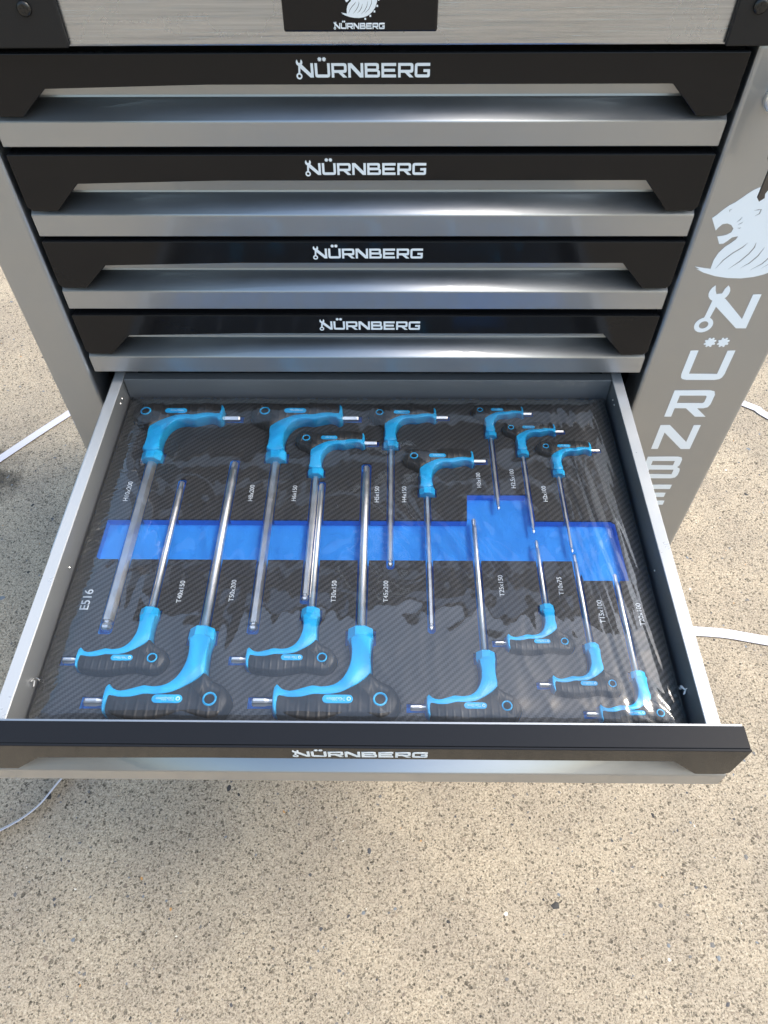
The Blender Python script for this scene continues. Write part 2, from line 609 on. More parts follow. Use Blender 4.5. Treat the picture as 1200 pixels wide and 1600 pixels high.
def ribbon2d(pts, hw):
    P = [Vector(p) for p in pts]
    L, Rr = [], []
    for i, q in enumerate(P):
        t = (P[min(i + 1, len(P) - 1)] - P[max(i - 1, 0)]).normalized()
        nrm = Vector((-t.y, t.x))
        h = hw * (0.25 if i in (0, len(P) - 1) else 1.0)
        L.append(tuple(q + nrm * h))
        Rr.append(tuple(q - nrm * h))
    return L + Rr[::-1]


def lion_shapes():
    return [[LION] + [ribbon2d(c, w) for c, w in LION_CUTS]]


def stand(bm, x, y, z, k=1.0):
    """turn an xy drawing upright, facing -y, at (x, y, z)"""
    for v in bm.verts:
        v.co = Vector((x + v.co.x * k, y - v.co.z * k, z + v.co.y * k))
    return bm


# ------------------------------------------------------------------ ground
bm = bmesh.new()
bmesh.ops.create_grid(bm, x_segments=8, y_segments=8, size=60)
ground = mesh_obj('concrete_ground', bm, M['concrete'])
tag(ground, 'sunlit tan concrete slab with grey aggregate chips', kind='structure')


def chips():
    bm = bmesh.new()
    rnd = random.Random(11)
    def chip(x, y, r, mi):
        n = rnd.choice((5, 6, 7))
        a0 = rnd.random() * 6.28
        el = rnd.uniform(0.5, 1.0)
        th = rnd.random() * 3.14
        c = bm.verts.new((x, y, r * 0.10 + 0.0003))
        ring = []
        for i in range(n):
            a = a0 + 2 * math.pi * i / n + rnd.uniform(-.3, .3)
            rr = r * rnd.uniform(.7, 1.15)
            px, py = rr * math.cos(a), rr * math.sin(a) * el
            ring.append(bm.verts.new((x + px * math.cos(th) - py * math.sin(th), y + px * math.sin(th) + py * math.cos(th), 0.0002)))
        for i in range(n):
            f = bm.faces.new((c, ring[i], ring[(i + 1) % n]))
            f.material_index = mi
    wts = [10, 22, 26, 22, 9, 3, 2, 7]
    for _ in range(15000):
        x, y = rnd.uniform(-1.05, 1.1), rnd.uniform(-0.75, 1.1)
        r = 0.0007 + 0.0026 * rnd.random() ** 4.0
        chip(x, y, r, rnd.choices(range(8), wts)[0])
    for _ in range(150):
        x, y = rnd.uniform(-1.05, 1.1), rnd.uniform(-0.75, 1.1)
        chip(x, y, rnd.uniform(.0028, .0052), rnd.choices(range(8), [20, 22, 14, 10, 25, 1, 2, 6])[0])
    for x, y in ((-0.474, -0.284), (-0.21, -0.27), (0.25, -0.42)):
        chip(x, y, 0.0065, 7)
    o = mesh_obj('aggregate_chips', bm, CHIPS)
    tag(o, 'small dark and pale aggregate chips set in the concrete', 'aggregate', kind='stuff')


chips()

# ------------------------------------------------------------------ cabinet
cab = empty('tool_cabinet', (0.04, 0.23, 0))
tag(cab, 'silver and black metal roller tool cabinet with one drawer pulled out', 'cabinet')
CI = Vector((-0.04, -0.23, 0))


def part(o, parent=None):
    """world-built mesh put under the cabinet or one of its empties"""
    pr = parent or cab
    off = Vector((0, 0, 0))
    q = pr
    while q is not None:
        off += q.location
        q = q.parent
    o.parent = pr
    o.location = Vector(o.location) - off
    return o


XL0, XL1, XR0, XR1 = -0.351, -0.3055, 0.3047, 0.430
ZB, ZT = 0.125, 0.886
# posts
pl = part(box('front_post', (XL0, XL1, 0.0, 0.045, ZB, ZT), M['silver'], bev=0.004, seg=3))
pr_ = part(box('front_post', (XR0, XR1, 0.0, 0.045, ZB, ZT), M['silver'], bev=0.004, seg=3))
pr_['label'] = 'wide silver front post with pale stacked lettering and lion emblem'
for x0, x1 in ((XL0 + .001, XL0 + .012), (XR1 - .012, XR1 - .001)):
    part(box('side_panel', (x0, x1, 0.047, 0.46, ZB, ZT), M['silver'], bev=0.003))
part(box('back_panel', (XL0 + .013, XR1 - .013, 0.449, 0.459, ZB, ZT), M['silver']))
part(box('bottom_panel', (XL0 + .013, XR1 - .013, 0.047, 0.448, ZB, ZB + .012), M['dark']))
part(box('inner_panel', (XL0 + .013, -0.308, 0.047, 0.448, ZB + .013, ZT - .002), M['dark']))
part(box('inner_panel', (0.308, XR1 - .013, 0.047, 0.448, ZB + .013, ZT - .002), M['dark']))
part(box('cross_bar', (-0.304, 0.3035, 0.022, 0.447, ZT - .004, ZT), M['dark']))

# brushed top panel with corner guards
TB = 0.8862
tp = part(box('top_panel', (XL0 - .012, XR1 + .012, -0.006, 0.47, TB + .0005, TB + .082), M['steel'], bev=0.0015))
tp['label'] = 'brushed steel top section'
part(box('top_lip', (XL0 - .016, XR1 + .016, -0.012, 0.474, TB + .0835, TB + .105), M['plastic'], bev=0.006, seg=3))
for sx, xe in ((-1, XL0 - .016), (1, XR1 + .016)):
    xi = -0.214 if sx < 0 else 0.2745
    bm = bmesh.new()
    a, b_ = sorted((xi, xe))
    add_prism(bm, [(a, TB + .0008), (b_, TB + .0008), (b_, TB + .0825), (a, TB + .0825)], -0.0105, -0.0062, 'y', bev=0.0012)
    add_box(bm, xe if sx < 0 else xe - .003, xe + .003 if sx < 0 else xe, -0.0062, 0.10, TB + .001, TB + .0825)
    g = part(mesh_obj('corner_guard', bm, M['plastic']))
    for (sx_, sz_) in ((xi + (-0.0235 if sx < 0 else 0.0160), TB + .0268), (xi + sx * 0.105, TB + .0275)):
        bm = bmesh.new()
        add_rod(bm, (sx_, -0.0104, sz_), (sx_, -0.0128, sz_), [(0, .0052), (.6, .0052), (1, .0035)], 18, flat=False)
        add_box(bm, sx_ - .0028, sx_ + .0028, -0.0132, -0.0125, sz_ - .0006, sz_ + .0006)
        add_box(bm, sx_ - .0006, sx_ + .0006, -0.01315, -0.0126, sz_ - .0028, sz_ + .0028)
        part(mesh_obj('screw', bm, M['screw']), g)

# badge
bd = part(box('badge', (-0.0515, 0.0607, -0.0115, -0.0063, TB + .0112, TB + .074), M['black'], bev=0.0015))
wsh, ww = word_shapes(1.0, 1.27)
k = 0.0365 / ww
bm = stand(flat_mesh(wsh, 0.15), -0.0142, -0.01175, TB + .0137, k)
part(mesh_obj('lettering', bm, M['print']), bd)
lk = 0.27 * 0.001
bm = stand(flat_mesh(place_shapes(lion_shapes(), -362, -583, 1.0), 0.4), 0.0032, -0.0118, TB + .0205, lk)
part(mesh_obj('emblem', bm, M['print']), bd)
for i in range(9):
    a = math.radians(-70 + i * 16)
    gx, gz = 0.0032 + 0.0150 * math.cos(a), TB + .0205 + 0.0128 + 0.0142 * math.sin(a)
    part(box('emblem_tooth', (gx - .0006, gx + .0006, -0.0119, -0.01152, gz - .0006, gz + .0006), M['print']), bd)

# post decals: emblem and stacked letters
bm = stand(flat_mesh(lion_shapes(), 0.3), 0, -0.0002, ZO, 0.001)
part(mesh_obj('emblem', bm, M['decal']), pr_)
LH = 0.0405
for ch, zb in zip('WURNBERG', (0.5242, 0.4545, 0.3985, 0.3440, 0.2895, 0.2360, 0.182, 0.128)):
    kx = 1.03 if ch in 'WB' else 1.0
    bm = flat_mesh(letter(ch), 0.006)
    bm = stand(bm, 0.3450, -0.0002, zb + ZO, LH)
    part(mesh_obj('letter', bm, M['decal']), pr_)

# lock and keys
LX, LZ = 0.3345, 0.7475 + ZO
bm = bmesh.new()
add_rod(bm, (LX, 0.0, LZ), (LX, -0.006, LZ), [(0, .0125), (.7, .0125), (1, .0105)], 28, flat=False)
add_rod(bm, (LX, -0.0058, LZ), (LX, -0.0075, LZ), [(0, .008), (1, .0075)], 24, flat=False)
part(mesh_obj('lock', bm, M['chrome']))

# ------------------------------------------------------------------ drawers
NOTCH_X, NOTCH_B = 0.2475, 0.2730


def drawer(F, t, l, b, opened=False, label=None):
    d = empty('drawer', parent=cab)
    d.location = Vector((0, F, 0)) + CI
    if label:
        d['label'] = label
    W = 0.300
    tabz, nz = l + 0.0030, t - 0.0225
    # black pull: front plate with a long notch, top flange, two ends
    bm = bmesh.new()
    outl = [(-W, tabz + .004), (-W + .004, tabz), (-NOTCH_B, tabz), (-NOTCH_X, nz - .0028), (-0.12, nz), (NOTCH_X, nz), (NOTCH_B, tabz), (W - .004, tabz), (W, tabz + .004), (W, t), (-W, t)]
    add_prism(bm, outl, F, F + 0.0022, 'y', bev=0.0006)
    add_box(bm, -W + .0004, W - .0004, F + 0.0024, F + 0.0200, t - .0022, t - .0001, bev=0.0005)
    for s in (-1, 1):
        a, c = sorted((s * (W - .0004), s * (W - .0022)))
        add_box(bm, a, c, F + 0.0024, F + 0.0195, tabz + .005, t - .0024)
    part(mesh_obj('handle', bm, M['black']), d)
    # silver front: face, rounded ledge, slope, riser
    bm = bmesh.new()
    prof = [(F + .0012, b)]
    prof += [(F + .0002, b + .0010), (F, l - .0020)]
    for i in range(1, 6):
        th = math.radians(90 - 11 * i)
        prof.append((F + .0024 * (1 - math.sin(th)), l - .0020 + .0024 * math.cos(th)))
    prof += [(F + .0100, l + .0061), (F + .0160, l + .0090)]
    prof += [(F + .0205, l + .0102), (F + .0210, l + .0118), (F + .0210, t - .0030), (F + .0225, t - .0030), (F + .0225, b)]
    add_prism(bm, prof, -W + .0008, W - .0008, 'x')
    for f in bm.faces:
        cz = f.calc_center_median()
        f.smooth = len(f.verts) == 4 and F + .0001 < cz.y < F + .0204 and cz.z > l - .006
    part(mesh_obj('front_panel', bm, M['silver']), d)
    # print
    bm = stand(flat_mesh(wsh, 0.02), -0.0450, F - 0.00012, t - 0.0172, 0.1021 / ww)
    part(mesh_obj('lettering', bm, M['print']), d)
    # body
    yb = F + 0.437
    zb = b + 0.004
    zr = t - 0.0092
    if opened:
        for s in (-1, 1):
            a, c = sorted((s * 0.2865, s * 0.2750))
            bm = bmesh.new()
            add_box(bm, a, c, F + .0228, yb, zr - .0015, zr, bev=.0006)
            add_box(bm, a + (.0006 if s > 0 else .0006), c - .0006, F + .0229, yb - .0002, zb, zr - .0018)
            for f in bm.faces:
                f.material_index = 0 if f.calc_center_median().z > zr - .0017 else 1
            part(mesh_obj('side_wall', bm, [M['rim'], M['inner']]), d)
            a, c = sorted((s * 0.2868, s * 0.2995))
            bm = bmesh.new()
            add_box(bm, a, c - .006 if s > 0 else c, F + .20, yb + .3, zb + .012, zb + .040)
            part(mesh_obj('slide_rail', bm, M['rail']), d)
        part(box('back_wall', (-0.2748, 0.2748, yb - .012, yb, zb, zr - .001), M['inner'], bev=.0005), d)
        part(box('floor_panel', (-0.2748, 0.2748, F + .0228, yb - .0122, zb, zb + .002), M['inner']), d)
        for (px, py, pz) in ((-0.2749, -0.012, zr - .012), (-0.2749, -0.020, zr - .012), (-0.2749, -0.235, zr - .020), (0.2749, -0.012, zr - .012), (0.2749, -0.020, zr - .012), (0.2749, -0.235, zr - .020)):
            bm = bmesh.new()
            sg = 1 if px < 0 else -1
            add_rod(bm, (px, py, pz), (px + sg * .0008, py, pz), [(0, .0013), (1, .0008)], 8)
            part(mesh_obj('rivet', bm, M['rail']), d)
    else:
        part(box('body', (-0.284, 0.284, F + .0228, yb - .03, zb, zr), M['inner']), d)
    return d


D_OPEN = -0.4172
ROWS = [(0.7799, 0.7303, 0.7086), (0.7025, 0.6489, 0.6265), (0.6218, 0.5684, 0.5464), (0.5390, 0.4859, 0.4637)]
names = ['closed drawer under the brushed steel top', 'second closed drawer under the brushed steel top', 'third closed drawer under the brushed steel top', 'closed drawer directly above the open drawer']
for (t, l, b), nm in zip(ROWS, names):
    drawer(0.0, t + ZO, l + ZO, b + ZO, label=nm)
od = drawer(D_OPEN, 0.4564 + ZO, 0.4033 + ZO, 0.3813 + ZO, True, 'drawer pulled fully open with a tool tray inside')
drawer(0.0, 0.3760 + ZO, 0.2500 + ZO, 0.2280 + ZO, label='deep closed drawer below the open drawer')
drawer(0.0, 0.2215 + ZO, 0.0600 + ZO, 0.0380 + ZO, label='deep closed drawer at the bottom of the cabinet')

# casters
for i, (x, y) in enumerate(((-0.29, 0.06), (0.37, 0.06), (-0.29, 0.40), (0.37, 0.40))):
    ce = empty('caster', parent=cab)
    ce.location = Vector((x, y, 0)) + CI
    bm = bmesh.new()
    add_rod(bm, (x - .015, y, .05), (x + .015, y, .05), [(0, .046), (.15, .05), (.85, .05), (1, .046)], 28, flat=False)
    part(mesh_obj('wheel', bm, M['rubber']), ce)
    bm = bmesh.new()
    for s in (-1, 1):
        a, c = sorted((x + s * .019, x + s * .022))
        add_box(bm, a, c, y - .02, y + .02, .035, .112)
    add_box(bm, x - .03, x + .03, y - .03, y + .03, .1122, .1248)
    part(mesh_obj('fork', bm, M['rail']), ce)

# ------------------------------------------------------------------ foam tray
FT = 0.420 + ZO                        # top of the foam
tray = empty('foam_tray', (0, -0.19, FT - .033))
tag(tray, 'black carbon-print foam tool tray with blue recesses lying in the open drawer', 'tool tray')
TX, TY0, TY1 = 0.2705, -0.3925, 0.0045


def under(o, par):
    o.location = Vector(o.location) - par.location
    o.parent = par
    return o


OUT = [(-8.6, -11.6), (-7.3, -24.1), (-8.3, -36.3), (-13.1, -48.2), (-20.8, -55.1), (-31.2, -57.1), (-38.6, -56.2), (-48.7, -59.1), (-57.2, -61.1), (-63.9, -59.2), (-67.9, -55.4), (-70.6, -57.9), (-71.0, -67.8), (-69.6, -78.0), (-64.5, -81.6), (-53.3, -84.3), (-37.2, -86.0), (-25.2, -85.0), (-13.4, -82.7), (-1.5, -81.2), (9.3, -82.9), (20.1, -84.6), (28.4, -81.8), (32.7, -75.4), (34.3, -68.9), (31.4, -61.4), (26.1, -55.7), (18.3, -51.9), (13.2, -48.0), (10.4, -42.1), (9.6, -30.1), (9.8, -17.8), (10.6, -11.5), (5, -8), (-4, -8)]
BND = [(-66.6, -63.6), (-58.2, -65.2), (-47.5, -64.9), (-37.3, -62.4), (-26.5, -62.6), (-16.2, -61.0), (-9.6, -58.2), (-1.5, -53.6), (4.9, -48.8), (9.8, -43.8)]
OUTL = ccw([v * 0.001 for v in smooth_outline(OUT, 3.0)])
GR = BND + [(13.5, -47.6), (18.4, -51.5), (26.4, -55.3), (31.8, -61.2), (34.7, -68.9), (33.1, -75.7), (28.7, -82.4), (20.2, -85.3), (9.3, -83.6), (-1.5, -81.9), (-13.4, -83.4), (-25.2, -85.7), (-37.2, -86.7), (-53.4, -85.0), (-64.2, -82.4), (-67.4, -78.6), (-68.2, -70)]
BODY = [(10.6, -11.5), (5, -8), (-4, -8), (-8.6, -11.6), (-7.3, -24.1), (-8.3, -36.3), (-13.1, -48.2), (-20.8, -55.1), (-31.2, -57.1), (-38.6, -56.2), (-48.7, -59.1), (-57.2, -61.1), (-63.9, -59.2), (-67.9, -55.4), (-70.6, -57.9), (-71.2, -67.8), (-70.2, -77.5), (-68.6, -80.4), (-66.6, -79.8), (-66.9, -72.0), (-66.2, -66.8), (-58.2, -68.0), (-47.5, -67.8), (-37.3, -65.4), (-26.5, -65.4), (-16.2, -63.8), (-9.6, -60.8), (-1.5, -56.0), (4.9, -51.0), (10.2, -45.4), (10.6, -40.0), (9.6, -30.1), (9.8, -17.8)]
BODYL = ccw([v * 0.001 for v in smooth_outline(BODY, 3.0)])
GRL = ccw([v * 0.001 for v in smooth_outline(GR, 3.0)])

# name, family, scale, collar x, collar y (mm), shaft length (mm), shaft diameter (mm), text
TOOLS = [
    ('H10', 'H', .97, -228.0, -94.5, 203, 10.0, 'H10x200mm', 'H10x200', 9),
    ('H8', 'H', .97, -95.3, -93.8, 203, 8.0, 'H8x200mm', 'H8x200', 8),
    ('H6', 'H', .71, -51.2, -114.2, 151, 6.0, 'H6x150mm', 'H6x150', 7),
    ('H5', 'H', .71, 27.6, -74.4, 152, 5.0, 'H5x150mm', 'H5x150', 6),
    ('H4', 'H', .71, 65.0, -140.0, 155, 4.2, 'H4x150mm', 'H4x150', 6),
    ('H3', 'H', .545, 137.0, -56.6, 100, 3.4, 'H3x100mm', 'H3x100', 5),
    ('H2.5', 'H', .545, 169.1, -84.0, 102, 3.0, 'H2.5x100mm', 'H2.5x100', 4.6),
    ('H2', 'H', .545, 203.6, -112.2, 97, 2.6, 'H2x100mm', 'H2x100', 4.2),
    ('T40', 'T', .745, -190.6, -277.5, 156, 6.0, 'T40x150mm', 'T40x150', 7),
    ('T50', 'T', 1.0, -139.0, -298.5, 205, 8.0, 'T50x200mm', 'T50x200', 9),
    ('T30', 'T', .74, -44.2, -276.5, 153, 5.6, 'T30x150mm', 'T30x150', 7),
    ('T45', 'T', 1.0, 1.7, -297.6, 199, 7.6, 'T45x200mm', 'T45x200', 9),
    ('T25', 'T', .74, 110.7, -319.1, 150, 4.8, 'T25x150mm', 'T25x150', 6),
    ('T10', 'T', .56, 170.2, -270.7, 75, 3.6, 'T10x75mm', 'T10x75', 4.4),
    ('T15', 'T', .56, 204.6, -310.1, 98, 3.8, 'T15x100mm', 'T15x100', 4.6),
    ('T20', 'T', .55, 239.4, -336.5, 102, 4.0, 'T20x100mm', 'T20x100', 4.8),
]
LABELS = {'H10x200': (-244.1, -147.9, 26), 'T40x150': (-167.1, -268.6, 24), 'T50x200': (-118.9, -266.9, 23.5), 'H8x200': (-116., -147.3, 21.5),
          'H6x150': (-71.5, -147., 20.5), 'T30x150': (-24.5, -267., 23.3), 'H5x150': (13.6, -148.3, 21), 'T45x200': (23.8, -266.6, 23.3), 'H4x150': (41.7, -148.1, 21),
          'H3x100': (119.4, -128.1, 20.3), 'T25x150': (131.4, -259.8, 23.3), 'H2.5x100': (155., -128.7, 26), 'H2x100': (185.8, -146.5, 20.6), 'T10x75': (186.4, -258., 19.7),
          'T15x100': (219.6, -287.5, 24.1), 'T20x100': (254.6, -289.8, 23.3)}
TRENCH = [(-257, -171), (104, -171), (106, -137), (168, -137), (170, -171), (247, -171), (251, -174), (252, -242), (209, -242), (206, -220), (-253, -220), (-257, -217)]

# cutters for the recesses
DEPTH = 0.0095
cut = bmesh.new()
zc0, zc1 = FT - DEPTH, FT + .01
add_prism(cut, [(a / 1000, b_ / 1000) for a, b_ in TRENCH][::-1], zc0, zc1)
for nm, fam, s, x, y, L, dia, tx, lb, tipd in TOOLS:
    sg = 1 if fam == 'T' else -1
    x, y, L = x / 1000, y / 1000, L / 1000
    po = [Vector((x + sg * s * p_.x, y + sg * s * p_.y)) for p_ in inset(OUTL, -0.0016 / s)]
    add_prism(cut, [tuple(p_) for p_ in po], zc0 - .0003, zc1 + .0003)
    cw = 0.0137 * s
    ya, yb = sorted((y + sg * .0015, y - sg * .014 * s))
    add_prism(cut, [(x - cw, ya), (x + cw, ya), (x + cw, yb), (x - cw, yb)], zc0 - .0006, zc1 + .0006)
    hw = (dia / 2 + 1.5) / 1000
    ya, yb = sorted((y - sg * .004, y + sg * (L + .004)))
    pts = [(x - hw, ya), (x + hw, ya), (x + hw, yb - .002), (x + hw - .002, yb), (x - hw + .002, yb), (x - hw, yb - .002)]
    if sg < 0:
        pts = [(x - hw, yb), (x - hw, ya + .002), (x - hw + .002, ya), (x + hw - .002, ya), (x + hw, ya + .002), (x + hw, yb)]
    add_prism(cut, pts, zc0 + .0004, zc1 + .0009)
    hw = (tipd * 0.42 + 1.6) / 1000
    xa, xb = sorted((x - sg * s * .066, x - sg * s * .093))
    yc = y - sg * s * .0676
    add_prism(cut, [(xa, yc - hw), (xb, yc - hw), (xb, yc + hw), (xa, yc + hw)], zc0 + .0008, zc1 + .0012)
bmesh.ops.recalc_face_normals(cut, faces=cut.faces[:])
cut_o = mesh_obj('cutter', cut, M['foam'])


def cut_slab(name, z0, z1, mat, rad):
    ol = []
    for cx_, cy_, a0 in ((TX - rad, TY1 - rad, 0), (-TX + rad, TY1 - rad, 90), (-TX + rad, TY0 + rad, 180), (TX - rad, TY0 + rad, 270)):
        for i in range(5):
            a = math.radians(a0 + 90 * i / 4)
            ol.append((cx_ + rad * math.cos(a), cy_ + rad * math.sin(a)))
    bm = bmesh.new()
    add_prism(bm, ol, z0, z1)
    o = mesh_obj(name, bm, mat)
    md = o.modifiers.new('cut', 'BOOLEAN')
    md.operation = 'DIFFERENCE'
    md.object = cut_o
    md.solver = 'EXACT'
    md.use_self = True
    me = to_mesh(o)
    o.modifiers.clear()
    o.data = me
    return under(o, tray)


cut_slab('top_sheet', FT - .0018, FT, M['carbon'], .008)
cut_slab('foam_base', FT - .033, FT - .0020, M['foam'], .008)
bpy.data.objects.remove(cut_o)

for tx, (x, y, ln_) in LABELS.items():
    bm = text_bm(tx, 0.0075, fat=0.00003)
    xs = [v.co.x for v in bm.verts]
    k = ln_ / 1000 / (max(xs) - min(xs))
    for v in bm.verts:
        c = v.co
        v.co = Vector((x / 1000 - c.y * k * 0.95, y / 1000 + (c.x - min(xs)) * k, FT + .0003 + c.z))
    under(mesh_obj('size_mark', bm, M['print']), tray)
bm = text_bm('E516', 0.0075, fat=0.00006)
xs = [v.co.x for v in bm.verts]
x_min, k = min(xs), .0218 / (max(xs) - min(xs))
for v in bm.verts:
    c = v.co
    v.co = Vector((-.2525 - c.y * k, -.2765 + (c.x - x_min) * k, FT + .0003 + c.z))
under(mesh_obj('tray_number', bm, M['print']), tray)

# ------------------------------------------------------------------ hex and star keys with grip handles
HK = 1.35                              # handle thickness against its outline


def boolean_hole(o, x, y, r):
    bm = bmesh.new()
    add_prism(bm, [(x + a, y + b_) for a, b_ in ngon(24, r)], -0.05, 0.05)
    c = mesh_obj('bore', bm, M['blue'])
    md = o.modifiers.new('bore', 'BOOLEAN')
    md.object = c
    md.operation = 'DIFFERENCE'
    md.solver = 'EXACT'
    me = to_mesh(o)
    o.modifiers.clear()
    o.data = me
    bpy.data.objects.remove(c)


def handle_protos():
    bm = bmesh.new()
    add_pillow(bm, BODYL, [(.0008, -.0066), (0, -.0050), (0, .0060), (.0003, .0074), (.0008, .0083), (.0013, .0086)])
    body = mesh_obj('body', bm, M['blue'])
    bm = bmesh.new()
    add_pillow(bm, GRL, [(.0015, -.0064), (-.0006, -.0045), (-.0006, .0040), (.0002, .0062), (.0012, .0077), (.0028, .0088)])
    grip = mesh_obj('grip', bm, M['grip'])
    for o in (grip,):
        boolean_hole(o, .0183, -.0690, .0042)
    bm = bmesh.new()
    n = 28
    rows = []
    for r, z in ((.0043, .0035), (.0043, .0090), (.0048, .0095), (.0058, .0094), (.0062, .0086), (.0062, .0040)):
        rows.append([bm.verts.new((.0183 + r * math.cos(6.28319 * i / n), -.0690 + r * math.sin(6.28319 * i / n), z)) for i in range(n)])
    for a, b_ in zip(rows, rows[1:]):
        for i in range(n):
            f = bm.faces.new((a[i], a[(i + 1) % n], b_[(i + 1) % n], b_[i]))
            f.smooth = True
    ring = mesh_obj('ring', bm, M['blue'])
    bm = bmesh.new()
    # collar: octagonal nut shape lying along the shaft
    q = [(.0, .0108), (.07, .0118), (.72, .0122), (.85, .0108), (1.0, .0098)]
    add_rod(bm, (0, .0012, .0), (0, -.0145, .0), q, 8, rot=math.pi / 8)
    for v in bm.verts:
        v.co.z = v.co.z * 0.66 + .0004
    collar = mesh_obj('collar', bm, M['blue'])
    bm = bmesh.new()
    pts = []
    for cx_, a0 in ((-.0077, -90), (-.0257, 90)):
        for i in range(9):
            a = math.radians(a0 + 180 * i / 8)
            pts.append((cx_ + .0037 * math.cos(a), -.0693 + .0037 * math.sin(a)))
    add_prism(bm, pts, .0060, .0094, bev=.0003)
    plate = mesh_obj('size_plate', bm, M['blue'])
    return body, grip, ring, collar, plate


PROTO = handle_protos()
LBL = {
    'H10': 'largest hex key with blue and black handle, beside the H10x200 mark',
    'H8': 'large hex key with blue and black handle, beside the H8x200 mark',
    'H6': 'medium hex key with blue and black handle, beside the H6x150 mark',
    'H5': 'medium hex key with blue and black handle, beside the H5x150 mark',
    'H4': 'medium hex key with blue and black handle, beside the H4x150 mark',
    'H3': 'small hex key with blue and black handle, beside the H3x100 mark',
    'H2.5': 'small hex key with blue and black handle, beside the H2.5x100 mark',
    'H2': 'small thin hex key with blue and black handle, beside the H2x100 mark',
    'T40': 'medium star key with blue and black handle, beside the T40x150 mark',
    'T50': 'large star key with blue and black handle, beside the T50x200 mark',
    'T30': 'medium star key with blue and black handle, beside the T30x150 mark',
    'T45': 'large star key with blue and black handle, beside the T45x200 mark',
    'T25': 'medium star key with blue and black handle, beside the T25x150 mark',
    'T10': 'small short star key with blue and black handle, beside the T10x75 mark',
    'T15': 'small star key with blue and black handle, beside the T15x100 mark',
    'T20': 'small star key with blue and black handle, beside the T20x100 mark',
}


def child(o_proto, par, s, first=[set()]):
    o = o_proto
    if o_proto.name in first[0]:
        o = o_proto.copy()
        C.objects.link(o)
    else:
        first[0].add(o_proto.name)
    o.parent = par
    o.scale = (s, s, s * HK)
    return o


for nm, fam, s, x, y, L, dia, tx, lb, tipd in TOOLS:
    L, r, tr_ = L / 1000, dia / 2000, tipd * 0.42 / 1000
    t = empty('hex_key' if fam == 'H' else 'star_key', (x / 1000, y / 1000, FT))
    if fam == 'H':
        t.rotation_euler = (0, 0, math.pi)
    tag(t, LBL[nm], 'hex key' if fam == 'H' else 'star key', 'hex keys in the foam tray' if fam == 'H' else 'star keys in the foam tray')
    o_body, o_grip, o_ring, o_collar, o_plate = [child(o, t, s) for o in PROTO]
    zc = -0.0012 * s
    bm = bmesh.new()
    if fam == 'H':
        nl = max(.006, dia * .0009)
        add_rod(bm, (0, -.002, zc), (0, L - nl, zc), [(0, r * 1.09), (.998, r * 1.09), (1, r * .95)], 6, rot=0.0)
        sh = mesh_obj('shaft', bm, M['chrome'], t)
        bm = bmesh.new()
        add_rod(bm, (0, L - nl - .0005, zc), (0, L, zc), [(0, r * .72), (.22, r * .66), (.42, r * .98), (.62, r * 1.06), (.85, r * .85), (1, r * .5)], 6, rot=0.0)
        mesh_obj('ball_end', bm, M['chrome'], sh)
    else:
        add_rod(bm, (0, -.002, zc), (0, L - .009, zc), [(0, r), (.985, r), (1, r * .86)], 20, flat=False)
        sh = mesh_obj('shaft', bm, M['chrome'], t)
        bm = bmesh.new()
        add_rod(bm, (0, L - .0095, zc), (0, L, zc), [(0, r * .9), (.9, r * .88), (1, r * .7)], 12, star=0.22)
        mesh_obj('star_end', bm, M['chrome'], sh)
    # short working end out of the grip
    bm = bmesh.new()
    xa, xb = -.069 * s, -.089 * s
    yc, z2 = -.0676 * s, 0.0008 * s
    if fam == 'H':
        add_rod(bm, (xa, yc, z2), (xb, yc, z2), [(0, tr_), (.93, tr_), (1, tr_ * .8)], 6, rot=math.pi / 6)
    else:
        add_rod(bm, (xa, yc, z2), (xb, yc, z2), [(0, tr_ * .8), (.30, tr_ * .8), (.48, tr_), (.94, tr_), (1, tr_ * .8)], 12, star=0.24)
    mesh_obj('short_end', bm, M['chrome'], t)
    # raised size text on its plate, upright when the handle hangs down
    bm = text_bm(tx, 0.0042 * s)
    xs = [v.co.x for v in bm.verts]
    k = 0.0150 * s / (max(xs) - min(xs))
    for v in bm.verts:
        c = v.co
        v.co = Vector((-.0182 * s - c.x * k, -.0693 * s - c.y, .0095 * s * HK + c.z))
    if fam == 'T':
        g = circ(-.0075 * s, -.0693 * s, .0019 * s, 14)
        g2 = circ(-.0075 * s, -.0693 * s, .0010 * s, 14)
        h = flat_mesh([[g, g2]], .0002)
        for v in h.verts:
            v.co.z += .0095 * s * HK
        merge(bm, h)
    mm = mesh_obj('size_text', bm, M['padtext'])
    mm.parent = o_plate
    mm.scale = (1 / s, 1 / s, 1 / (s * HK))

